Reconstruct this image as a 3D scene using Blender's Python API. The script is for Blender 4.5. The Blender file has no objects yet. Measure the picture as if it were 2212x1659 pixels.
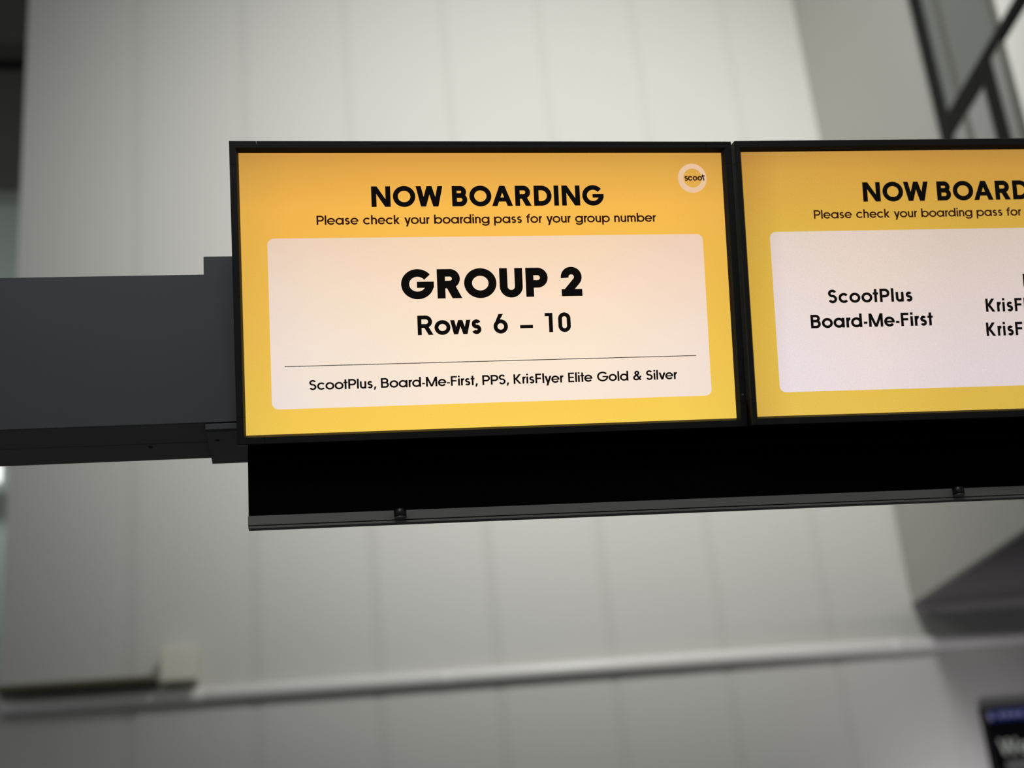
import bpy, bmesh, math
from mathutils import Vector, Matrix

S = bpy.context.scene
EYE = 1.55                      # height of the camera above the floor (world origin is the floor under the camera)

# ------------------------------------------------------------------ camera
cd = bpy.data.cameras.new('camera')
cam = bpy.data.objects.new('camera', cd)
S.collection.objects.link(cam)
cr = Vector((0.98417, -0.15162, -0.0918)).normalized()          # image right
fw = Vector((0.17437, 0.92112, 0.34804)).normalized()           # view direction
up = cr.cross(fw).normalized()
cr = fw.cross(up).normalized()
cam.matrix_world = Matrix(((cr.x, up.x, -fw.x, 0), (cr.y, up.y, -fw.y, 0), (cr.z, up.z, -fw.z, EYE), (0, 0, 0, 1)))
cd.sensor_width = 36.0
cd.lens = 2850 / 2212 * 36
cd.clip_start = 0.05
cd.clip_end = 200
cd.dof.use_dof = True
cd.dof.focus_distance = 2.74
cd.dof.aperture_fstop = 1.55
cd.dof.aperture_blades = 0
S.camera = cam

# ------------------------------------------------------------------ world, lights, exposure
S.view_settings.view_transform = 'Standard'
S.view_settings.look = 'None'
S.view_settings.gamma = 1
S.view_settings.exposure = 0
S.view_settings.use_curve_mapping = False
S.cycles.use_adaptive_sampling = False

w = bpy.data.worlds.new('hall_ambience')
S.world = w
w.use_nodes = True
w.node_tree.nodes['Background'].inputs[0].default_value = (0.95, 0.97, 1.0, 1)
w.node_tree.nodes['Background'].inputs[1].default_value = 0.165


def aim(o, target):
    d = Vector(target) - o.location
    o.rotation_euler = d.to_track_quat('-Z', 'Y').to_euler()


def spot(name, loc, target, power, size, blend, radius, col):
    l = bpy.data.lights.new(name, 'SPOT')
    l.energy = power
    l.spot_size = math.radians(size)
    l.spot_blend = blend
    l.shadow_soft_size = radius
    l.color = col
    o = bpy.data.objects.new(name, l)
    S.collection.objects.link(o)
    o.location = loc
    aim(o, target)
    return o


def area(name, loc, target, power, sx, sy, col):
    l = bpy.data.lights.new(name, 'AREA')
    l.shape = 'RECTANGLE'
    l.size = sx
    l.size_y = sy
    l.energy = power
    l.color = col
    o = bpy.data.objects.new(name, l)
    S.collection.objects.link(o)
    o.location = loc
    aim(o, target)
    return o


spot('wall_wash_spot', (2.65, 1.8, EYE + 6.8), (2.65, 10.5, EYE + 5.5), 2980, 72, 1.0, 0.6, (1.0, 0.995, 0.96))  # added overhead wash; its soft cone also imitates a vignette on the wall
area('front_fill', (-0.4, -1.2, EYE + 4.2), (0.3, 2.5, EYE + 1.0), 50, 2.0, 1.0, (0.96, 0.98, 1.0))  # unseen fill added to light the sign's front faces
area('low_wall_light', (5.35, 9.5, EYE - 0.3), (5.80, 10.5, EYE + 0.5), 8.5, 0.3, 0.2, (1.0, 0.9, 1.0))  # unseen source below view, added for the glow on the wall
area('bay_wall_fill', (7.0, 5.0, EYE + 9.5), (10.0, 8.0, EYE + 5.6), 78, 3.0, 2.0, (0.96, 0.98, 1.0))  # added lamp that brightens the pale wall beyond the glazing
area('far_wall_fill', (-4.0, 10.9, EYE + 5.0), (-4.0, 14.0, EYE + 5.0), 62, 1.5, 0.5, (0.93, 1.0, 0.97))  # unseen fill added to brighten the far left wall


# ------------------------------------------------------------------ materials
def lin(c):
    out = []
    for v in c:
        v /= 255.0
        out.append(v / 12.92 if v <= 0.04045 else ((v + 0.055) / 1.055) ** 2.4)
    return tuple(out) + (1.0,)


def mat(name, rgb, rough=0.6, metal=0.0, noise=0.06, scale=6.0, bump=0.0, spec=0.5):
    m = bpy.data.materials.new(name)
    m.use_nodes = True
    nt = m.node_tree
    b = nt.nodes['Principled BSDF']
    b.inputs['Roughness'].default_value = rough
    b.inputs['Metallic'].default_value = metal
    b.inputs['Specular IOR Level'].default_value = spec
    c = lin(rgb)
    tc = nt.nodes.new('ShaderNodeTexCoord')
    n = nt.nodes.new('ShaderNodeTexNoise')
    n.inputs['Scale'].default_value = scale
    n.inputs['Detail'].default_value = 4
    nt.links.new(tc.outputs['Object'], n.inputs['Vector'])
    r = nt.nodes.new('ShaderNodeMix')
    r.data_type = 'RGBA'
    r.inputs[6].default_value = tuple(v * (1 - noise) for v in c[:3]) + (1,)
    r.inputs[7].default_value = tuple(min(1, v * (1 + noise)) for v in c[:3]) + (1,)
    nt.links.new(n.outputs['Fac'], r.inputs[0])
    nt.links.new(r.outputs[2], b.inputs['Base Color'])
    if bump:
        bp = nt.nodes.new('ShaderNodeBump')
        bp.inputs['Strength'].default_value = bump
        n2 = nt.nodes.new('ShaderNodeTexNoise')
        n2.inputs['Scale'].default_value = scale * 40
        nt.links.new(tc.outputs['Object'], n2.inputs['Vector'])
        nt.links.new(n2.outputs['Fac'], bp.inputs['Height'])
        nt.links.new(bp.outputs['Normal'], b.inputs['Normal'])
    return m


def emit(name, rgb, k=1.0):
    m = bpy.data.materials.new(name)
    m.use_nodes = True
    nt = m.node_tree
    nt.nodes.clear()
    o = nt.nodes.new('ShaderNodeOutputMaterial')
    e = nt.nodes.new('ShaderNodeEmission')
    e.inputs[0].default_value = lin(rgb)
    e.inputs[1].default_value = k
    nt.links.new(e.outputs[0], o.inputs[0])
    return m


def lcd(name, vstops, hstops, grain=0.03, k=1.0):
    """lit picture of a backlit panel: colour stops down the picture (0 top .. 1 bottom), uneven
    backlight and viewing-angle stops across it, fine pixel grain.  Object coordinates: x across, z up from the lower edge."""
    m = bpy.data.materials.new(name)
    m.use_nodes = True
    nt = m.node_tree
    nt.nodes.clear()
    N = nt.nodes.new
    L = nt.links.new
    out = N('ShaderNodeOutputMaterial')
    e = N('ShaderNodeEmission')
    tc = N('ShaderNodeTexCoord')
    sp = N('ShaderNodeSeparateXYZ')
    L(tc.outputs['Object'], sp.inputs[0])
    mv = N('ShaderNodeMapRange')
    mv.inputs[1].default_value = SH
    mv.inputs[2].default_value = 0.0
    L(sp.outputs[2], mv.inputs[0])
    mh = N('ShaderNodeMapRange')
    mh.inputs[1].default_value = -SW / 2
    mh.inputs[2].default_value = SW / 2
    L(sp.outputs[0], mh.inputs[0])

    def ramp(src, stops):
        r = N('ShaderNodeValToRGB')
        r.color_ramp.interpolation = 'EASE' if len(stops) < 4 else 'LINEAR'
        el = r.color_ramp.elements
        el[0].position, el[0].color = stops[0][0], lin(stops[0][1])
        el[1].position, el[1].color = stops[-1][0], lin(stops[-1][1])
        for p, c in stops[1:-1]:
            x = el.new(p)
            x.color = lin(c)
        L(src, r.inputs[0])
        return r.outputs[0]
    a = ramp(mv.outputs[0], vstops)
    b = ramp(mh.outputs[0], hstops)
    mx = N('ShaderNodeMix')
    mx.data_type = 'RGBA'
    mx.blend_type = 'MULTIPLY'
    mx.inputs[0].default_value = 1
    L(a, mx.inputs[6])
    L(b, mx.inputs[7])
    ns = N('ShaderNodeTexNoise')
    ns.inputs['Scale'].default_value = 420
    ns.inputs['Detail'].default_value = 1
    L(tc.outputs['Object'], ns.inputs['Vector'])
    mr = N('ShaderNodeMapRange')
    mr.inputs[3].default_value = k * (1 - grain * 2)
    mr.inputs[4].default_value = k * (1 + grain * 2)
    L(ns.outputs['Fac'], mr.inputs[0])
    L(mx.outputs[2], e.inputs[0])
    L(mr.outputs[0], e.inputs[1])
    L(e.outputs[0], out.inputs[0])
    return m


SW, SH = 1.02, 0.57375          # picture area of a monitor

M = {}
M['panel'] = mat('wall_panel_paint', (206, 206, 200), 0.55, noise=0.012, scale=0.8)
M['reveal'] = mat('wall_reveal_strip', (202, 202, 196), 0.6, noise=0.012, scale=0.8)
M['bulkhead'] = mat('bulkhead_paint', (208, 207, 200), 0.6, noise=0.02, scale=1)
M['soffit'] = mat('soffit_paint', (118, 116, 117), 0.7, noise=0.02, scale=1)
M['floor'] = mat('floor_carpet', (96, 96, 100), 0.9, noise=0.2, scale=20)
M['bezel'] = mat('monitor_plastic_black', (19, 20, 21), 0.5, noise=0.05, scale=30, bump=0.03, spec=0.35)
M['bevel'] = mat('monitor_inner_lip', (27, 28, 24), 0.5, noise=0.05, scale=30, spec=0.4)
M['shell'] = mat('monitor_back_shell', (14, 14, 15), 0.7, spec=0.2)
M['ink'] = emit('screen_black_lettering', (15, 14, 13))
M['inkbrown'] = emit('screen_dark_lettering', (48, 24, 18))
M['fascia'] = mat('fascia_black', (5, 5, 8), 0.9, noise=0.1, scale=60, spec=0.05)  # near-black board colour
M['fasciaup'] = mat('fascia_upper_black', (9, 9, 13), 0.9, noise=0.1, scale=60, spec=0.05)
M['trim'] = mat('fascia_trim_charcoal', (126, 125, 121), 0.55, noise=0.06, scale=25, spec=0.3)
M['beam'] = mat('beam_charcoal_metal', (71, 73, 76), 0.5, noise=0.04, scale=9, bump=0.02, spec=0.4)
M['under'] = mat('beam_underside_dark', (138, 137, 136), 0.6, noise=0.04, scale=9, spec=0.3)
M['screw'] = mat('screw_black', (12, 12, 12), 0.5)
M['steel'] = mat('brushed_steel', (150, 146, 142), 0.35, metal=0.8)
M['knob'] = mat('knob_black', (22, 22, 22), 0.35)
M['pipe'] = mat('white_pipe_gloss', (248, 247, 242), 0.3, noise=0.02)
M['beige'] = mat('beige_plastic', (240, 236, 216), 0.55, noise=0.02)
M['tray'] = mat('tray_olive_metal', (122, 120, 92), 0.55, noise=0.1)
M['mullion'] = mat('dark_window_metal', (17, 19, 19), 0.7, noise=0.05, spec=0.15)
M['mullion2'] = mat('grey_window_metal', (96, 96, 90), 0.5, noise=0.05)
M['pane'] = mat('grey_glass_pane', (128, 133, 129), 0.5, noise=0.05, scale=1.5)
M['pane2'] = mat('lower_grey_glass_pane', (172, 174, 172), 0.4, noise=0.05, scale=1.5)
M['pale'] = mat('pale_bay_wall', (205, 208, 210), 0.7)
M['bluegrey'] = mat('blue_grey_rail', (96, 98, 104), 0.6)
M['farwall'] = mat('far_wall_grey', (120, 124, 118), 0.7, noise=0.04, scale=0.6)
M['fargreen'] = mat('far_wall_greenish_grey', (150, 158, 152), 0.6, noise=0.04, scale=0.6)
M['fardark'] = mat('far_ceiling_dark', (78, 76, 72), 0.8)
M['black'] = mat('black_reveal', (8, 8, 9), 0.9)
M['lamp'] = emit('lamp_diffuser', (250, 252, 250), 1.6)
M['dark_screen'] = emit('black_display_picture', (7, 7, 9), 1.0)
M['header'] = emit('blue_header', (18, 27, 72), 1.0)
M['hdr_ink'] = emit('header_lettering', (92, 92, 118), 1.0)
M['white_ink'] = emit('white_lettering', (128, 130, 125), 1.0)
M['grey_ink'] = emit('grey_lettering', (72, 72, 72), 1.0)


# ------------------------------------------------------------------ object helpers
def obj(name, verts, faces, m, parent=None, smooth=False):
    me = bpy.data.meshes.new(name)
    me.from_pydata([tuple(v) for v in verts], [], faces)
    me.validate()
    me.materials.append(m)
    if smooth:
        for p in me.polygons:
            p.use_smooth = True
    o = bpy.data.objects.new(name, me)
    S.collection.objects.link(o)
    if parent:
        o.parent = parent
    return o


def tag(o, label=None, cat=None, group=None, kind=None):
    if label:
        o['label'] = label
    if cat:
        o['category'] = cat
    if group:
        o['group'] = group
    if kind:
        o['kind'] = kind
    return o


def thing(name, loc, label, cat, group=None, mw=None):
    o = bpy.data.objects.new(name, None)
    o.empty_display_size = 0.1
    S.collection.objects.link(o)
    if mw is not None:
        o.matrix_world = mw
    else:
        o.location = loc
    return tag(o, label, cat, group)


def box(name, lo, hi, m, parent=None, bev=0.0):
    """axis-aligned box in the parent's coordinates, edges eased by bev"""
    bm = bmesh.new()
    bmesh.ops.create_cube(bm, size=1)
    for v in bm.verts:
        v.co = Vector(((lo[i] + hi[i]) / 2 + v.co[i] * (hi[i] - lo[i]) for i in range(3)))
    if bev:
        bmesh.ops.bevel(bm, geom=bm.edges[:], offset=bev, segments=2, affect='EDGES', profile=0.7)
    me = bpy.data.meshes.new(name)
    bm.to_mesh(me)
    bm.free()
    me.materials.append(m)
    o = bpy.data.objects.new(name, me)
    S.collection.objects.link(o)
    if parent:
        o.parent = parent
    return o


def tube(name, p, q, r, m, parent=None, n=32, hole=False, bev=0.0):
    p, q = Vector(p), Vector(q)
    d = (q - p).normalized()
    a = d.orthogonal().normalized()
    b = d.cross(a)
    L = (q - p).length
    rings = [(0, r - bev), (bev, r), (L - bev, r), (L, r - bev)] if bev else [(0, r), (L, r)]
    vs, fs = [], []
    for t, rr in rings:
        for i in range(n):
            th = 2 * math.pi * i / n
            vs.append(p + d * t + (a * math.cos(th) + b * math.sin(th)) * rr)
    for k in range(len(rings) - 1):
        for i in range(n):
            j = (i + 1) % n
            fs.append((k * n + i, k * n + j, (k + 1) * n + j, (k + 1) * n + i))
    fs.append(tuple(range(n))[::-1])
    fs.append(tuple(range((len(rings) - 1) * n, len(rings) * n)))
    o = obj(name, vs, fs, m, parent)
    for pl in o.data.polygons:
        pl.use_smooth = len(pl.vertices) == 4
    return o


# ------------------------------------------------------------------ lettering: a geometric sans drawn with strokes
class Pen:
    def __init__(self, w):
        self.w = w
        self.polys = []

    def quad(self, *pts):
        self.polys.append(list(pts))

    def strip(self, pts, w=None, closed=False):
        h = (w or self.w) / 2
        pts = [p for i, p in enumerate(pts) if i == 0 or math.dist(p, pts[i - 1]) > 1e-4]
        if closed and math.dist(pts[0], pts[-1]) < 1e-4:
            pts.pop()
        n = len(pts)
        L, R = [], []
        for i in range(n):
            if closed:
                a, b, c = pts[(i - 1) % n], pts[i], pts[(i + 1) % n]
            else:
                a, b, c = pts[max(i - 1, 0)], pts[i], pts[min(i + 1, n - 1)]
            d1 = (b[0] - a[0], b[1] - a[1])
            d2 = (c[0] - b[0], c[1] - b[1])
            if d1 == (0, 0):
                d1 = d2
            if d2 == (0, 0):
                d2 = d1
            l1, l2 = math.hypot(*d1) or 1, math.hypot(*d2) or 1
            n1 = (-d1[1] / l1, d1[0] / l1)
            n2 = (-d2[1] / l2, d2[0] / l2)
            m = (n1[0] + n2[0], n1[1] + n2[1])
            ml = math.hypot(*m) or 1
            m = (m[0] / ml, m[1] / ml)
            k = h / max(0.35, m[0] * n1[0] + m[1] * n1[1])
            L.append((b[0] + m[0] * k, b[1] + m[1] * k))
            R.append((b[0] - m[0] * k, b[1] - m[1] * k))
        for i in range(n if closed else n - 1):
            j = (i + 1) % n
            self.polys.append([L[i], L[j], R[j], R[i]])

    def arc(self, cx, cy, rx, ry, a0, a1, n=None):
        n = n or max(6, int(abs(a1 - a0) / 6))
        return [(cx + rx * math.cos(math.radians(a0 + (a1 - a0) * i / n)), cy + ry * math.sin(math.radians(a0 + (a1 - a0) * i / n))) for i in range(n + 1)]

    def ring(self, cx, cy, rx, ry, w=None):
        self.strip(self.arc(cx, cy, rx, ry, 0, 360, 48)[:-1], w, closed=True)

    def diag(self, x0, y0, x1, y1, wh):
        """slanted stroke with flat horizontal ends, wh wide horizontally; x0/x1 are centres"""
        h = wh / 2
        self.quad((x0 - h, y0), (x0 + h, y0), (x1 + h, y1), (x1 - h, y1))

    def rect(self, x0, y0, x1, y1):
        self.quad((x0, y0), (x1, y0), (x1, y1), (x0, y1))


def glyph(ch, w):
    """strokes of one character for cap height 1 and stroke w -> (polygons, advance width, left extent 0)"""
    P = Pen(w)
    h = w / 2
    X = 0.735                     # x height
    DS = -0.27                    # descender
    ov = 0.012
    A = 1.02                      # ascender
    if ch == ' ':
        return [], 0.30
    if ch == 'N':
        W = 0.82 + w * 0.35
        P.rect(0, 0, w, 1)
        P.rect(W - w, 0, W, 1)
        P.quad((0, 1), (w * 1.12, 1), (W, 0), (W - w * 1.12, 0))
        return P.polys, W
    if ch in 'O':
        R = 0.52 + ov
        P.ring(R, 0.5, R - h, 0.5 + ov - h)
        return P.polys, 2 * R
    if ch == 'W':
        W = 1.20 + w * 0.35
        wh = w * 1.04
        q = W / 4 - wh * 0.12
        P.diag(wh / 2, 1, W * 0.27, 0, wh)
        P.diag(W * 0.27, 0, W / 2, 1, wh)
        P.diag(W / 2, 1, W * 0.73, 0, wh)
        P.diag(W * 0.73, 0, W - wh / 2, 1, wh)
        return P.polys, W
    if ch in 'BPR':
        W = {'B': 0.66, 'P': 0.66, 'R': 0.70}[ch] + w * 0.3
        P.rect(0, 0, w, 1)
        yt = 1 - h
        if ch == 'B':
            ym = 0.53
            r1 = (yt - ym) / 2
            r2 = (ym - h) / 2
            x1, x2 = W - 0.045 - h - r1, W - h - r2
            P.strip([(h, yt)] + P.arc(x1, ym + r1, r1, r1, 90, -90) + [(h, ym)])
            P.strip([(h, ym)] + P.arc(x2, h + r2, r2, r2, 90, -90) + [(h, h)])
            return P.polys, W
        ym = 0.43 if ch == 'P' else 0.46
        ym += (w - 0.15) * 0.1
        r1 = (yt - ym) / 2
        x1 = W - h - r1 - (0.03 if ch == 'R' else 0)
        P.strip([(h, yt)] + P.arc(x1, ym + r1, r1, r1, 90, -90) + [(h, ym)])
        if ch == 'R':
            P.diag(W * 0.50, ym + h * 0.4, W - w * 0.50, 0, w * 1.22)
        return P.polys, W
    if ch == 'A':
        W = 0.90 + w * 0.5
        wh = w * 1.10
        P.diag(W / 2, 1, wh / 2, 0, wh)
        P.diag(W / 2, 1, W - wh / 2, 0, wh)
        yb = 0.235
        P.rect(W * 0.24, yb - h * 0.1, W * 0.76, yb - h * 0.1 + w * 0.86)
        return P.polys, W
    if ch == 'D':
        W = 0.80 + w * 0.3
        P.rect(0, 0, w, 1)
        r = 0.5 - h
        P.strip([(h, 1 - h)] + P.arc(W - h - r, 0.5, r, r, 90, -90) + [(h, h)])
        return P.polys, W
    if ch == 'I':
        P.rect(0, 0, w, 1)
        return P.polys, w
    if ch in 'GC':
        R = 0.52 + ov
        rx, ry = R - h, 0.5 + ov - h
        P.strip(P.arc(R, 0.5, rx, ry, 38, 354, 44))
        P.rect(R * 0.96, 0.5 - h * 0.62 - h * 0.35, 2 * R, 0.5 + h * 0.62 - h * 0.0)
        return P.polys, 2 * R
    if ch == 'U':
        W = 0.66 + w * 0.4
        r = W / 2 - h
        P.strip([(h, 1), (h, r + h - ov)] + P.arc(W / 2, r + h - ov, r, r, 180, 360) + [(W - h, 1)])
        return P.polys, W
    if ch == 'S':
        W = 0.56 + w * 0.45
        yu = 1 + ov - h
        yl = -ov + h
        ym = 0.525
        ru, rl = (yu - ym) / 2, (ym - yl) / 2
        rx = W / 2 - h
        P.strip(P.arc(W / 2, ym + ru, rx * 0.94, ru, 22, 270, 34) + P.arc(W / 2, ym - rl, rx, rl, 90, -158, 34)[1:])
        return P.polys, W
    if ch == 'F' or ch == 'E':
        W = 0.48 + w * 0.5
        P.rect(0, 0, w, 1)
        P.rect(0, 1 - w * 0.95, W, 1)
        P.rect(0, 0.5 - h * 0.8, W * 0.94, 0.5 + h)
        if ch == 'E':
            P.rect(0, 0, W, w * 0.95)
        return P.polys, W
    if ch == 'M':
        W = 0.95 + w * 0.4
        P.rect(0, 0, w, 1)
        P.rect(W - w, 0, W, 1)
        P.quad((0, 1), (w * 1.1, 1), (W / 2 + w * 0.5, 0.0), (W / 2 - w * 0.5, 0.0))
        P.quad((W, 1), (W - w * 1.1, 1), (W / 2 - w * 0.5, 0.0), (W / 2 + w * 0.5, 0.0))
        return P.polys, W
    if ch == 'K':
        W = 0.62 + w * 0.6
        P.rect(0, 0, w, 1)
        P.diag(w * 0.9, 0.42, W - w * 0.75, 1, w * 1.3)
        P.diag(w * 1.35, 0.50, W - w * 0.62, 0, w * 1.25)
        return P.polys, W
    if ch == '2':
        W = 0.60 + w * 0.4
        r = W / 2 - h
        cy = 1 + ov - h - r
        P.strip(P.arc(W / 2, cy, r, r, 188, -38, 34) + [(W * 0.16 + h * 0.6, h)])
        P.rect(0.01, 0, W, w * 0.92)
        return P.polys, W
    if ch == '6':
        W = 0.66 + w * 0.35
        r = W / 2 - h
        P.ring(W / 2, r + h - ov, r, r)
        P.quad((0.03, r + h * 1.9), (0.03 + w * 0.9, r * 0.9 + h * 2.6), (W * 0.52 + w * 0.62, 1), (W * 0.52 - w * 0.55, 1))
        return P.polys, W
    if ch == '1':
        W = 0.20 + w
        P.rect(W - w, 0, W, 1)
        P.rect(0, 1 - w * 0.85, W, 1)
        return P.polys, W
    if ch == '0':
        W = 0.56 + w * 0.4
        r = W / 2 - h
        top = 1 + ov - h - r
        bot = -ov + h + r
        P.strip(P.arc(W / 2, top, r, r, 0, 180, 26) + P.arc(W / 2, bot, r, r, 180, 360, 26), closed=True)
        return P.polys, W
    if ch == '-':
        P.rect(0, 0.33 - h, 0.26, 0.33 + h * 0.75)
        return P.polys, 0.26
    if ch == '\u2013':
        P.rect(0, 0.33 - h * 0.95, 0.66, 0.33 + h * 0.7)
        return P.polys, 0.66
    if ch == ',':
        P.quad((0.05, 0.0 + w * 1.05), (0.05 + w * 1.1, w * 1.05), (w * 0.75, -0.16), (0, -0.16))
        return P.polys, w * 1.2
    if ch == '&':
        W = 0.80
        pts = [(0.73, h * 0.3), (0.30, 0.60)] + P.arc(0.38, 0.76, 0.155, 0.24 - h, 205, -25, 18) + [(0.46, 0.60), (0.22, 0.47)] + \
              P.arc(0.29, 0.265, 0.285 - h, 0.275 - h, 120, 290, 18) + [(0.52, 0.15), (0.75, 0.46)]
        P.strip(pts)
        return P.polys, W
    # ------- lower case
    rO = X / 2 + ov               # round letters
    if ch == 'o':
        R = 0.375 + w * 0.12
        P.ring(R, X / 2, R - h, rO - h)
        return P.polys, 2 * R
    if ch in 'adgqbp':
        R = 0.375 + w * 0.10
        if ch in 'bp':
            W = 2 * R + 0.02
            P.ring(W - R, X / 2, R - h, rO - h)
            if ch == 'b':
                P.rect(0, 0, w, A)
            else:
                P.rect(0, DS, w, X)
            return P.polys, W
        W = 2 * R + 0.02
        P.ring(R, X / 2, R - h, rO - h)
        if ch == 'a':
            P.rect(W - w, 0, W, X)
        elif ch == 'd':
            P.rect(W - w, 0, W, A)
        elif ch == 'q':
            P.rect(W - w, DS, W, X)
        else:
            r = W / 2 - h
            P.strip([(W - h, X), (W - h, 0.04)] + P.arc(W / 2, 0.04, r, 0.04 - DS - h + 0.01, 0, -160, 24))
        return P.polys, W
    if ch == 'e':
        R = 0.365 + w * 0.12
        P.strip(P.arc(R, X / 2, R - h, rO - h, 0, 325, 44))
        P.rect(w * 0.5, X / 2 - h * 0.78, 2 * R - w * 0.02, X / 2 + h * 0.72)
        return P.polys, 2 * R
    if ch == 'c':
        R = 0.36 + w * 0.12
        P.strip(P.arc(R, X / 2, R - h, rO - h, 40, 320, 40))
        return P.polys, R * 1.86
    if ch == 's':
        W = 0.40 + w * 0.45
        yu, yl = X + ov - h, -ov + h
        ym = X * 0.515
        ru, rl = (yu - ym) / 2, (ym - yl) / 2
        rx = W / 2 - h
        P.strip(P.arc(W / 2, ym + ru, rx * 0.92, ru, 25, 270, 30) + P.arc(W / 2, ym - rl, rx, rl, 90, -155, 30)[1:])
        return P.polys, W
    if ch in 'nhm':
        W = 0.50 + w * 0.42
        r = W / 2 - h
        P.rect(0, 0, w, A if ch == 'h' else X)
        ytop = X + ov - h

        def arch(x0):
            P.strip([(x0 + h, ytop - r * 1.0)] + P.arc(x0 + W / 2, ytop - r, r, r, 180, 0, 24) + [(x0 + W - h, 0)])
        if ch == 'm':
            W = 0.46 + w * 0.42
            r = W / 2 - h
            arch(0)
            arch(W - w)
            return P.polys, 2 * W - w
        arch(0)
        return P.polys, W
    if ch == 'u':
        W = 0.50 + w * 0.42
        r = W / 2 - h
        P.rect(W - w, 0, W, X)
        P.strip([(h, X), (h, -ov + h + r)] + P.arc(W / 2, -ov + h + r, r, r, 180, 360, 24) + [(W - h, X * 0.6)])
        return P.polys, W
    if ch == 'r':
        P.rect(0, 0, w, X)
        P.strip([(h, X * 0.48)] + P.arc(0.29, X * 0.48, 0.29 - h, X + ov - h - X * 0.48, 180, 92, 16) + [(0.30 + w * 0.1, X + ov - h)])
        return P.polys, 0.30 + w * 0.1
    if ch == 'l':
        P.rect(0, 0, w, A)
        return P.polys, w
    if ch == 'i':
        P.rect(0, 0, w, X)
        P.rect(0, A - w * 0.95, w, A)
        return P.polys, w
    if ch == 't':
        x = 0.10
        P.rect(x, 0, x + w, 0.98)
        P.rect(0, X - w * 0.85, x * 2 + w, X)
        return P.polys, x * 2 + w
    if ch == 'f':
        x = 0.09
        r = 0.15 + h
        P.strip([(x + h, 0), (x + h, A - h - r)] + P.arc(x + h + r, A - h - r, r, r, 180, 95, 12))
        P.rect(0, X - w * 0.85, x * 2 + w + 0.05, X)
        return P.polys, x + w + r * 0.8
    if ch == 'k':
        W = 0.48 + w * 0.6
        P.rect(0, 0, w, A)
        P.diag(w * 0.9, 0.28, W - w * 0.72, X, w * 1.32)
        P.diag(w * 1.3, 0.38, W - w * 0.62, 0, w * 1.25)
        return P.polys, W
    if ch in 'vy':
        W = 0.56 + w * 0.55
        wh = w * 1.12
        P.diag(wh / 2, X, W / 2, 0, wh)
        if ch == 'v':
            P.diag(W - wh / 2, X, W / 2, 0, wh)
        else:
            sl = (W / 2 - wh / 2) / X
            P.diag(W - wh / 2, X, W / 2 + DS * sl, DS, wh)
        return P.polys, W
    if ch == 'w':
        W = 0.92 + w * 0.5
        wh = w * 1.06
        P.diag(wh / 2, X, W * 0.27, 0, wh)
        P.diag(W * 0.27, 0, W / 2, X, wh)
        P.diag(W / 2, X, W * 0.73, 0, wh)
        P.diag(W * 0.73, 0, W - wh / 2, X, wh)
        return P.polys, W
    raise KeyError(ch)


TIGHT = {('A', 'R'): 0.0, ('O', 'A'): -0.06, ('B', 'O'): -0.01, ('O', 'W'): -0.05, ('r', 'd'): -0.02, ('y', 'o'): -0.05, ('y', 'e'): -0.05,
         ('v', 'e'): -0.05, ('r', 'o'): -0.02, ('o', 't'): -0.03, ('s', 't'): -0.02, ('c', 'k'): 0.0, ('o', 'w'): -0.05, ('w', 's'): -0.03,
         ('F', 'l'): 0.0, ('l', 'y'): -0.03, ('t', 'e'): -0.03, ('f', 'o'): -0.05, ('R', 'D'): 0.0, ('1', '0'): 0.17}


def text_polys(txt, cap, w, x0, x1, base, track=0.13, sx=None, space=0.06):
    """polygons of a line of text; stretched across x0..x1 (or horizontal scale sx)"""
    items, x = [], 0.0
    for i, ch in enumerate(txt):
        ps, adv = glyph(ch, w)
        rd = 'OGCoecadgqS'
        if i:
            pv = txt[i - 1]
            gap = track
            if pv == ' ' or ch == ' ':
                gap = space
            else:
                if pv in 'OoeDpbPGcU' or pv in 'AWvywrft':
                    gap -= 0.035
                if ch in rd or ch in 'AWvywt':
                    gap -= 0.035
                gap += TIGHT.get((pv, ch), 0)
            x += gap
        items.append((ps, x))
        x += adv
    s = sx if sx else (x1 - x0) / x
    out = []
    for ps, ox in items:
        for p in ps:
            out.append([(x0 + (px + ox) * s, base + py * cap) for px, py in p])
    return out


def flat(name, polys, y, m, parent):
    """lettering as one flat mesh at depth y in front of the picture (local x right, z up)"""
    vs, fs = [], []
    for p in polys:
        k = len(vs)
        a = sum(p[i][0] * p[(i + 1) % len(p)][1] - p[(i + 1) % len(p)][0] * p[i][1] for i in range(len(p)))
        if a < 0:
            p = p[::-1]
        vs += [(q[0], y, q[1]) for q in p]
        fs.append(tuple(range(k, k + len(p))))
    return obj(name, vs, fs, m, parent)


def round_rect(x0, z0, x1, z1, r, n=10):
    pts = []
    for cx, cz, a in ((x1 - r, z1 - r, 0), (x0 + r, z1 - r, 90), (x0 + r, z0 + r, 180), (x1 - r, z0 + r, 270)):
        for i in range(n + 1):
            t = math.radians(a + 90 * i / n)
            pts.append((cx + r * math.cos(t), cz + r * math.sin(t)))
    return pts


# ------------------------------------------------------------------ the setting
def struct(o, label=None):
    o['kind'] = 'structure'
    if label:
        o['label'] = label
    return o


Z = EYE
struct(box('floor', (-16, -6, -0.2), (18, 22, 0.0), M['floor']))

# back wall: reveal-coloured backing with proud panels, one every 0.945 m
PX0, PS = -1.1893, 0.9447
wall = struct(box('wall_back', (-2.13, 10.507, 0.0), (9.0, 10.80, Z + 12.5), M['reveal']), 'pale grey panelled wall behind the monitors')
lefts = [-2.13] + [PX0 + PS * i + 0.047 for i in range(11)]
rights = [PX0 + PS * i - 0.047 for i in range(11)] + [9.0]
for a, b in zip(lefts, rights):
    if b - a > 0.05:
        box('panel', (a, 10.50, 0.0), (min(b, 9.0), 10.508, Z + 12.5), M['panel'], wall, bev=0.003)

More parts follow.
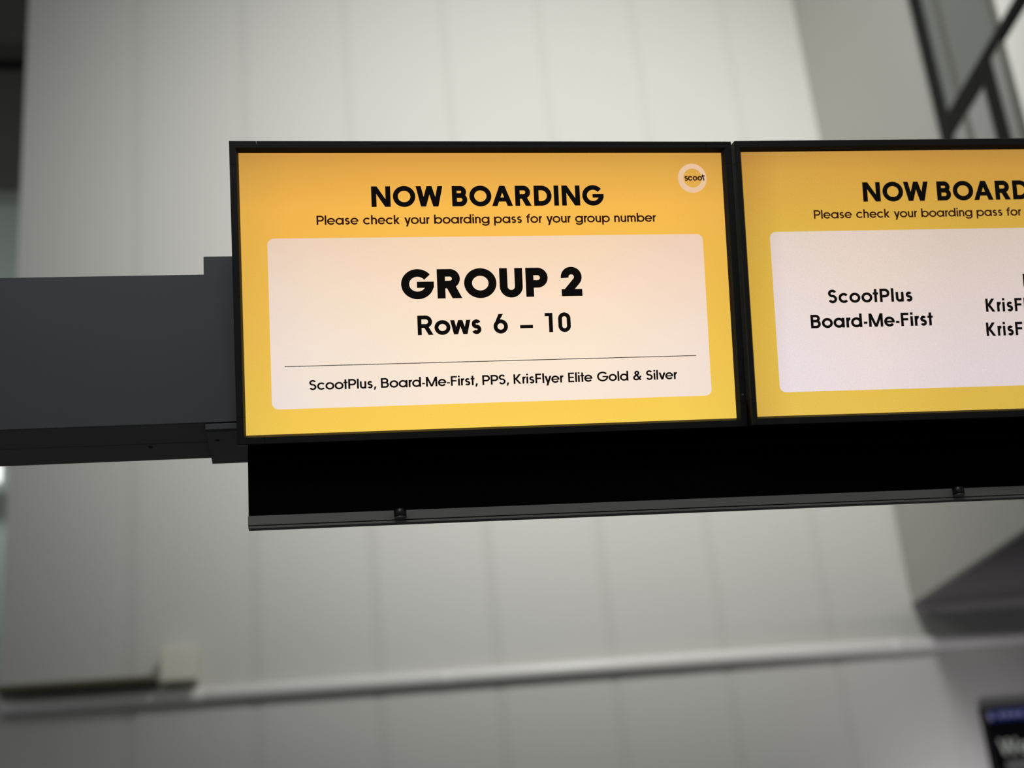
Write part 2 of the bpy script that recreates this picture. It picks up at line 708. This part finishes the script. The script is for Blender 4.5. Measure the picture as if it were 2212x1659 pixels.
# bulkhead that projects from the back wall on the right: a flank at 8 degrees, a dark soffit under it
A0 = Vector((5.25, 10.5))
D = Vector((-0.1457, -0.98933)).normalized()
Nr = Vector((-D.y, D.x)).normalized()        # points right (away from the camera side)
if Nr.x < 0:
    Nr = -Nr
SOF = Z + 1.821


def prism(name, s0, s1, n0, n1, z0, z1, m, parent=None):
    c = [A0 + D * s + Nr * n for s, n in ((s0, n0), (s1, n0), (s1, n1), (s0, n1))]
    vs = [(p.x, p.y, z) for z in (z0, z1) for p in c]
    return obj(name, vs, [(0, 1, 2, 3), (7, 6, 5, 4), (0, 4, 5, 1), (1, 5, 6, 2), (2, 6, 7, 3), (3, 7, 4, 0)], m, parent)


bulk = struct(prism('wall_right', 0.0, 2.72, 0.0, 3.6, SOF + 0.03, Z + 12.5, M['bulkhead']), 'grey bulkhead projecting from the panelled wall on the right')
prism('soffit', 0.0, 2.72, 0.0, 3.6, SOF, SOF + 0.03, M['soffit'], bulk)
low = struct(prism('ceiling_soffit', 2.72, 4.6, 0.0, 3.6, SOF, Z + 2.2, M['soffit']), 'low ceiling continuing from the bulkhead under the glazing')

# glazed screen that continues the line of the bulkhead towards the camera
win = bpy.data.objects.new('window_1', None)
S.collection.objects.link(win)
win.location = (4.85, 7.8, Z + 2.2)
struct(win, 'dark framed glazing beside the bulkhead, upper right')


def wpart(name, s0, s1, n0, n1, z0, z1, m):
    o = prism(name, s0, s1, n0, n1, z0, z1, m)
    o.parent = win
    o.matrix_parent_inverse = Matrix.Translation(-win.location)
    return o


TZ = Z + 4.80
wpart('mullion', 2.745, 2.93, -0.012, 0.03, Z + 2.2, Z + 12.5, M['mullion'])
wpart('pane', 2.93, 3.15, 0.0, 0.015, TZ + 0.05, Z + 12.5, M['pane'])
wpart('glazing_bar', 3.15, 3.23, -0.006, 0.02, TZ + 0.05, Z + 12.5, M['mullion2'])
wpart('pane', 3.23, 3.92, 0.0, 0.015, TZ + 0.05, Z + 12.5, M['pane'])
wpart('glazing_bar', 3.92, 3.97, -0.006, 0.02, TZ + 0.05, Z + 12.5, M['mullion2'])
wpart('transom', 2.93, 7.6, -0.012, 0.03, TZ - 0.045, TZ + 0.045, M['mullion'])
wpart('transom_shadow', 2.93, 3.59, -0.010, 0.03, TZ - 0.13, TZ - 0.047, M['mullion'])  # dark strip built in place of the shadow below the transom
wpart('pane', 2.93, 3.17, 0.0, 0.015, Z + 2.2, TZ - 0.132, M['pane2'])
wpart('glazing_bar', 3.17, 3.25, -0.006, 0.02, Z + 2.2, TZ - 0.132, M['mullion2'])
wpart('pane', 3.25, 3.59, 0.0, 0.015, Z + 2.2, TZ - 0.132, M['pane2'])
wpart('mullion', 3.59, 3.76, -0.012, 0.03, Z + 2.2, TZ - 0.047, M['mullion'])
wpart('pane', 3.76, 3.90, 0.0, 0.015, Z + 2.2, TZ - 0.047, M['pane2'])
wpart('glazing_bar', 3.90, 3.96, -0.006, 0.02, Z + 2.2, TZ - 0.047, M['mullion2'])

# pale wall added as the brightness behind the open bay, with a blue-grey rail
far = struct(box('wall_far_right', (9.6, 1.0, 0.0), (9.8, 16.0, Z + 13), M['pale']), 'pale wall added for the brightness beyond the glazing')
box('rail', (9.5, 1.2, Z + 9.27), (9.598, 15.8, Z + 9.43), M['bluegrey'], far)

# deep hall beyond the left end of the panelled wall
fl = struct(box('wall_far_left', (-12, 14.0, 0.0), (-1.9, 14.2, Z + 7.69), M['fargreen']), 'greenish grey wall far behind, left of the panelled wall')
box('ledge', (-12, 13.93, Z + 7.69), (-1.9, 14.2, Z + 7.81), M['farwall'], fl)
box('upper_panel', (-12, 14.0, Z + 7.812), (-1.9, 14.2, Z + 9.48), M['fardark'], fl)
box('reveal', (-12, 14.05, Z + 9.482), (-1.9, 14.2, Z + 9.66), M['black'], fl)
box('bulkhead', (-12, 13.7, Z + 9.662), (-1.9, 14.2, Z + 11.2), M['fardark'], fl)

# ------------------------------------------------------------------ wall services: pipe, cable tray, junction box
pp = thing('pipe', (-2.1, 10.436, Z + 1.503), 'long white pipe running level across the panelled wall below the monitors', 'pipe')
tube('pipe_run', (0, 0, 0), (10.9, 0, 0), 0.058, M['pipe'], pp, n=40, bev=0.006)
for k in range(6):
    tube('coupling', (1.35 + 1.9 * k, 0, 0), (1.47 + 1.9 * k, 0, 0), 0.0605, M['pipe'], pp, n=40, bev=0.003)
    box('clip', (1.0 + 1.9 * k, 0.03, -0.02), (1.03 + 1.9 * k, 0.063, 0.02), M['pipe'], pp)

tr = thing('cable_tray', (-1.54, 10.5, Z + 1.60), 'thin olive cable tray running into the beige box, above the white pipe', 'cable tray')
box('tray_body', (-0.575, -0.36, 0.0), (0.575, 0.0, 0.022), M['tray'], tr, bev=0.004)
box('tray_lip', (-0.575, -0.372, -0.002), (0.575, -0.361, 0.026), M['tray'], tr, bev=0.002)

jb = thing('junction_box', (-0.80, 10.5, Z + 1.53), 'square beige junction box on the wall just above the white pipe', 'junction box')
box('box_body', (-0.135, -0.30, 0.05), (0.135, 0.0, 0.31), M['beige'], jb, bev=0.018)
box('box_lid', (-0.128, -0.325, 0.055), (0.128, -0.301, 0.302), M['beige'], jb, bev=0.012)

# hanging lamp in the deep hall at the far left
hl = thing('hall_lamp', (-3.22, 13.3, Z + 4.18), 'bright white lamp at the far left edge under the dark beam', 'lamp')
box('housing', (-0.45, -0.10, 0.18), (0.45, 0.10, 0.24), M['mullion2'], hl, bev=0.01)
box('diffuser', (-0.44, -0.09, 0.0), (0.44, 0.09, 0.179), M['lamp'], hl, bev=0.01)
tube('stem', (0, 0, 0.24), (0, 0, 4.0), 0.012, M['mullion2'], hl, n=10)


# ------------------------------------------------------------------ the two monitors
def frame_matrix(TL, r, d):
    r = Vector(r).normalized()
    n = r.cross(Vector(d)).normalized() * -1     # into the picture
    if n.y < 0:
        n = -n
    u = r.cross(n).normalized()
    if u.z < 0:
        u = -u
    o = Vector(TL) + Vector((0, 0, Z)) + r * (SW / 2) - u * SH
    return Matrix(((r.x, n.x, u.x, o.x), (r.y, n.y, u.y, o.y), (r.z, n.z, u.z, o.z), (0, 0, 0, 1)))


T_, B_, L_, R_ = 0.0225, 0.0190, 0.0180, 0.0210       # bezel widths


def side_piece(name, side, c0, c1, parent, lw, rw):
    """one length of bezel; section: outer back, outer front, inner front, inner recessed edge.
    c0/c1: None for a mitred corner, else where it is cut."""
    T = {'t': T_, 'b': B_, 'l': lw, 'r': rw}[side]
    bevw = {'t': 0.0085, 'b': 0.0048, 'l': 0.004, 'r': 0.0065}[side]
    sec = [(T, 0.030), (T, -0.0085), (T - 0.0012, -0.010), (bevw, -0.010), (0.0, -0.001), (0.0, 0.030)]
    vs = []
    for end, cut in ((0, c0), (1, c1)):
        for t, n in sec:
            if side in 'tb':
                if cut is None:
                    x = -SW / 2 - t / T * lw if end == 0 else SW / 2 + t / T * rw
                else:
                    x = cut
                z = SH + t if side == 't' else -t
            else:
                if cut is None:
                    z = -t / T * B_ if end == 0 else SH + t / T * T_
                else:
                    z = cut
                x = -SW / 2 - t if side == 'l' else SW / 2 + t
            vs.append((x, n, z))
    k = len(sec)
    return vs, [(i, (i + 1) % k, k + (i + 1) % k, k + i) for i in range(k)] + [tuple(range(k))[::-1], tuple(range(k, 2 * k))]


def bezel(parent, lw, rw):
    g = 0.00025
    cw, chh = 0.036, 0.026
    xl, xr = -SW / 2 + cw, SW / 2 - cw
    zb, zt = chh + 0.01, SH - chh

    def put(name, pieces):
        V, F = [], []
        for v, f in pieces:
            k = len(V)
            V += v
            F += [tuple(i + k for i in ff) for ff in f]
        o = obj(name, V, F, M['bezel'], parent)
        bm = bmesh.new()
        bm.from_mesh(o.data)
        bmesh.ops.recalc_face_normals(bm, faces=bm.faces[:])
        bm.to_mesh(o.data)
        bm.free()
        o.data.materials.append(M['bevel'])
        for p in o.data.polygons:            # the inner lip is slightly lighter and glossier
            zs = [abs(o.data.vertices[i].co.y + 0.0055) for i in p.vertices]
            if max(zs) < 0.0046 and len(p.vertices) == 4:
                p.material_index = 1
        return o
    put('bezel_strip', [side_piece('', 't', xl + g, xr - g, parent, lw, rw)])
    put('bezel_strip', [side_piece('', 'b', xl + g, xr - g, parent, lw, rw)])
    put('bezel_strip', [side_piece('', 'l', zb + g, zt - g, parent, lw, rw)])
    put('bezel_strip', [side_piece('', 'r', zb + g, zt - g, parent, lw, rw)])
    put('corner_cap', [side_piece('', 't', None, xl - g, parent, lw, rw), side_piece('', 'l', zt + g, None, parent, lw, rw)])
    put('corner_cap', [side_piece('', 't', xr + g, None, parent, lw, rw), side_piece('', 'r', zt + g, None, parent, lw, rw)])
    put('corner_cap', [side_piece('', 'b', None, xl - g, parent, lw, rw), side_piece('', 'l', None, zb - g, parent, lw, rw)])
    put('corner_cap', [side_piece('', 'b', xr + g, None, parent, lw, rw), side_piece('', 'r', None, zb - g, parent, lw, rw)])


def line_text(scr, name, txt, cap, w, a0, a1, b, m, track=0.13, sx=None, y=-0.0006, space=0.07):
    ps = text_polys(txt, cap, w, a0 - SW / 2, (a1 or 0) - SW / 2, SH - b, track, sx, space)
    return flat(name, ps, y, m, scr)


def monitor(mw, label, yellow, white, lw, rw):
    t = thing('monitor', None, label, 'monitor', 'boarding monitors mounted side by side', mw=mw)
    box('housing', (-SW / 2 - lw + 0.001, 0.0302, -B_ + 0.001), (SW / 2 + rw - 0.001, 0.055, SH + T_ - 0.001), M['shell'], t, bev=0.004)
    box('back_cover', (-SW / 2 + 0.06, 0.0555, 0.30), (SW / 2 - 0.06, 0.085, SH - 0.05), M['shell'], t, bev=0.008)
    bezel(t, lw, rw)
    scr = obj('screen', [(-SW / 2, 0, 0), (SW / 2, 0, 0), (SW / 2, 0, SH), (-SW / 2, 0, SH),
                         (-SW / 2, 0.004, 0), (SW / 2, 0.004, 0), (SW / 2, 0.004, SH), (-SW / 2, 0.004, SH)],
              [(0, 1, 2, 3), (7, 6, 5, 4), (0, 4, 5, 1), (1, 5, 6, 2), (2, 6, 7, 3), (3, 7, 4, 0)], yellow, t)
    flat('message_panel', [round_rect(0.0522 - SW / 2, SH - 0.5238, 0.9682 - SW / 2, SH - 0.177, 0.0135)], -0.0003, white, scr)
    line_text(scr, 'headline_text', 'NOW BOARDING', 0.0431, 0.235, 0.2651, 0.7553, 0.1134, M['ink'], track=0.15)
    line_text(scr, 'instruction_text', 'Please check your boarding pass for your group number', 0.0190, 0.165, 0.1522, 0.8669, 0.1496, M['inkbrown'], track=0.095)
    return t, scr


HL = [(0.0, (232, 232, 236)), (0.10, (247, 243, 240)), (0.30, (255, 250, 244)), (0.60, (255, 252, 248)), (0.88, (250, 250, 246)), (1.0, (240, 240, 238))]
yel1 = lcd('left_picture_yellow', [(0.0, (214, 158, 74)), (0.06, (228, 172, 78)), (0.2, (250, 190, 84)), (0.45, (250, 196, 84)), (1.0, (252, 212, 90))], HL, 0.03)
whi1 = lcd('left_picture_panel', [(0.3, (246, 214, 184)), (0.5, (252, 224, 198)), (0.75, (253, 232, 212)), (1.0, (250, 232, 218))], 
           [(0.0, (236, 240, 255)), (0.14, (246, 250, 255)), (0.40, (255, 255, 252)), (0.7, (254, 254, 252)), (1.0, (244, 244, 252))], 0.02)
HR = [(0.0, (226, 222, 226)), (0.08, (244, 246, 246)), (0.25, (244, 243, 238)), (0.45, (232, 232, 230)), (1.0, (224, 224, 224))]  # viewing-angle dimming and vignette of the right screen put into its colours
yel2 = lcd('right_picture_yellow', [(0.0, (206, 154, 72)), (0.08, (224, 170, 76)), (0.3, (232, 186, 78)), (0.7, (240, 198, 80)), (1.0, (240, 200, 88))], HR, 0.06)
whi2 = lcd('right_picture_panel', [(0.3, (236, 216, 204)), (0.5, (242, 224, 216)), (0.8, (246, 230, 232)), (1.0, (246, 230, 236))],
           HR, 0.055)

m1 = frame_matrix((-0.0645, 2.3797, 1.4187), (1.0, -0.0054, -0.0043), (-0.0026, 0.2715, -0.9624))
mon1, scr1 = monitor(m1, 'black framed monitor lit yellow reading NOW BOARDING GROUP 2, fully in view', yel1, whi1, 0.0180, 0.0210)
line_text(scr1, 'group_text', 'GROUP 2', 0.0612, 0.262, 0.3195, 0.6989, 0.3058, M['ink'], track=0.14)
line_text(scr1, 'rows_text', 'Rows 6 \u2013 10', 0.0404, 0.200, 0.3500, 0.6707, 0.3808, M['ink'], track=0.115, space=0.16)
flat('divider_line', [[(0.0794 - SW / 2, SH - 0.4388), (0.9386 - SW / 2, SH - 0.4388), (0.9386 - SW / 2, SH - 0.4373), (0.0794 - SW / 2, SH - 0.4373)]], -0.0006, M['ink'], scr1)
line_text(scr1, 'detail_text', 'ScootPlus, Board-Me-First, PPS, KrisFlyer Elite Gold & Silver', 0.0201, 0.170, 0.1269, 0.8945, 0.4868, M['ink'], track=0.09)
# logo: pale ring with a small black word across it
outer = [(0.9527 - SW / 2 + 0.0318 * math.cos(math.radians(i * 5)), SH - 0.0558 + 0.0318 * math.sin(math.radians(i * 5))) for i in range(72)]
inner = [(0.9533 - SW / 2 + 0.0206 * math.cos(math.radians(i * 5)), SH - 0.0553 + 0.0206 * math.sin(math.radians(i * 5))) for i in range(72)]
M['logo'] = emit('logo_ring_pale', (234, 196, 160), 1.0)
flat('logo_ring', [[outer[i], outer[(i + 1) % 72], inner[(i + 1) % 72], inner[i]] for i in range(72)], -0.0003, M['logo'], scr1)
# the word: round letters that touch each other
P = Pen(0.28)
P.strip(P.arc(0.44, 0.71, 0.24, 0.19, 20, 270, 24) + P.arc(0.44, 0.31, 0.28, 0.21, 90, -155, 24)[1:], 0.25)
P.strip(P.arc(1.31, 0.5, 0.37, 0.37, 27, 333, 40), 0.29)
P.ring(2.33, 0.5, 0.37, 0.37, 0.27)
P.ring(3.36, 0.5, 0.37, 0.37, 0.27)
P.strip([(3.93, 1.30), (4.26, 0.04)], 0.28)
P.strip([(3.74, 0.88), (4.42, 1.04)], 0.26)
s = (0.9805 - 0.9344) / 4.46
flat('logo_text', [[(0.9344 - SW / 2 + x * s, SH - 0.0612 + y * s) for x, y in p] for p in P.polys], -0.0006, M['inkbrown'], scr1)
# status light and sensor in the right bezel
bx = SW / 2 + 0.0128
tube('status_light', (bx, -0.0112, SH - 0.5248), (bx, -0.0095, SH - 0.5248), 0.0022, M['steel'], mon1, n=16)
tube('sensor', (bx + 0.0006, -0.0108, SH - 0.5406), (bx + 0.0006, -0.0095, SH - 0.5406), 0.0032, M['screw'], mon1, n=16)
tube('sensor', (bx - 0.0004, -0.0108, SH - 0.487), (bx - 0.0004, -0.0095, SH - 0.487), 0.0018, M['screw'], mon1, n=16)

m2 = frame_matrix((0.998, 2.3683, 1.4122), (0.9973, -0.0676, -0.0301), (-0.0133, 0.2365, -0.9715))
mon2, scr2 = monitor(m2, 'black framed monitor cut off by the right edge, listing boarding categories in columns', yel2, whi2, 0.0150, 0.0210)
line_text(scr2, 'category_text', 'ScootPlus', 0.0292, 0.195, 0.1709, 0.3581, 0.3350, M['ink'], track=0.14)
line_text(scr2, 'category_text', 'Board-Me-First', 0.0292, 0.195, 0.1291, 0.3999, 0.3885, M['ink'], track=0.115)
line_text(scr2, 'category_text', 'PPS', 0.0290, 0.195, 0.6105, None, 0.3085, M['ink'], track=0.14, sx=0.0300)
line_text(scr2, 'category_text', 'KrisFlyer Elite Gold', 0.0290, 0.195, 0.5208, None, 0.3617, M['ink'], track=0.14, sx=0.0290)
line_text(scr2, 'category_text', 'KrisFlyer Elite Silver', 0.0295, 0.195, 0.5176, None, 0.4145, M['ink'], track=0.14, sx=0.0290)

# ------------------------------------------------------------------ fascia under and behind the monitors
fa = thing('fascia', (-0.0735, 2.60, Z + 0.0), 'black fascia board hanging below the two yellow monitors', 'fascia')
fa.rotation_euler = (0, 0.0096, 0)
box('board', (0.0, 0.0, 0.716), (2.20, 0.05, 0.930), M['fascia'], fa)
box('upper_band', (0.004, -0.006, 0.826), (2.196, -0.0005, 0.845), M['fasciaup'], fa)  # thin strip making a faint lighter band below the monitors
box('trim_strip', (-0.001, -0.012, 0.6965), (2.20, 0.016, 0.7155), M['trim'], fa, bev=0.0008)
box('lower_lip', (0.0, -0.010, 0.6905), (2.20, 0.010, 0.6950), M['trim'], fa, bev=0.0008)
for x in (0.300, 1.512):
    kx = x
    tube('knob', (kx, -0.026, 0.7130), (kx, -0.026, 0.6970), 0.0125, M['knob'], fa, n=28, bev=0.001)
    tube('knob_end', (kx, -0.026, 0.6969), (kx, -0.026, 0.6953), 0.0118, M['steel'], fa, n=28)
box('post', (2.205, 0.0, -Z), (2.32, 0.16, 1.45), M['beam'], fa, bev=0.004)

# ------------------------------------------------------------------ charcoal support beam on the left
sb = thing('support_beam', (-0.068, 2.618, Z + 0.927), 'thick charcoal box beam reaching the left monitor from the left edge', 'beam')
box('front_panel', (-1.55, 0.0, -0.0005), (-0.001, 0.004, 0.3355), M['beam'], sb, bev=0.0007)
box('core', (-1.55, 0.0045, 0.005), (-0.083, 0.24, 0.333), M['beam'], sb)
box('underside_panel', (-1.55, 0.0045, 0.0015), (-0.083, 0.128, 0.0048), M['under'], sb)
box('underside_panel', (-1.55, 0.1305, 0.0005), (-0.083, 0.240, 0.0048), M['under'], sb)
box('end_collar', (-0.082, 0.0045, -0.0025), (-0.001, 0.236, 0.3805), M['beam'], sb, bev=0.0015)
box('collar_lip', (-0.082, 0.0002, -0.0160), (-0.001, 0.016, -0.0035), M['beam'], sb, bev=0.0008)
box('collar_plate', (-0.081, 0.018, -0.0150), (-0.001, 0.236, -0.0030), M['under'], sb, bev=0.0008)
tube('screw', (-0.205, 0.146, -0.0012), (-0.205, 0.146, 0.0004), 0.0052, M['screw'], sb, n=16)
tube('screw', (-0.062, 0.075, -0.0162), (-0.062, 0.075, -0.0152), 0.0052, M['screw'], sb, n=16)
box('post', (-1.70, -0.01, -Z - 0.927), (-1.551, 0.25, 0.50), M['beam'], sb, bev=0.004)

# ------------------------------------------------------------------ dark display on the wall under the soffit
wd = thing('wall_display', (6.275, 10.445, Z + 0.223), 'black information display with blue header low on the wall at right', 'display')
wx, wh_ = 1.26, 0.722
wl = -wx / 2
box('casing', (wl, 0.0, 0.0), (wx / 2, 0.05, wh_), M['shell'], wd, bev=0.006)
box('display_frame', (wl, -0.012, 0.0), (wl + 0.02, -0.0005, wh_), M['bezel'], wd)
box('display_frame', (wx / 2 - 0.02, -0.012, 0.0), (wx / 2, -0.0005, wh_), M['bezel'], wd)
box('display_frame', (wl + 0.0205, -0.012, wh_ - 0.018), (wx / 2 - 0.0205, -0.0005, wh_), M['bezel'], wd)
box('display_frame', (wl + 0.0205, -0.012, 0.0), (wx / 2 - 0.0205, -0.0005, 0.018), M['bezel'], wd)
ds = box('display_screen', (wl + 0.0205, -0.004, 0.0185), (wx / 2 - 0.0205, -0.0006, wh_ - 0.0185), M['dark_screen'], wd)
flat('header_bar', [[(wl + 0.085, 0.605), (wx / 2 - 0.022, 0.605), (wx / 2 - 0.022, 0.698), (wl + 0.085, 0.698)]], -0.0046, M['header'], ds)
flat('header_logo', [[(wl + 0.060 + 0.022 * math.cos(t * math.pi / 12), 0.648 + 0.040 * math.sin(t * math.pi / 12)) for t in range(24)]], -0.0052, M['hdr_ink'], ds)
flat('header_lettering', [round_rect(wl + 0.135 + k * 0.062, 0.632, wl + 0.180 + k * 0.062, 0.672, 0.008, 4) for k in range(4)], -0.0052, M['hdr_ink'], ds)
flat('welcome_text', text_polys('Welcome', 0.128, 0.17, wl + 0.085, wl + 0.86, 0.332, 0.13), -0.0052, M['white_ink'], ds)
flat('second_line', [round_rect(wl + 0.115, 0.20, wl + 0.70, 0.290, 0.03, 4)], -0.0052, M['grey_ink'], ds)
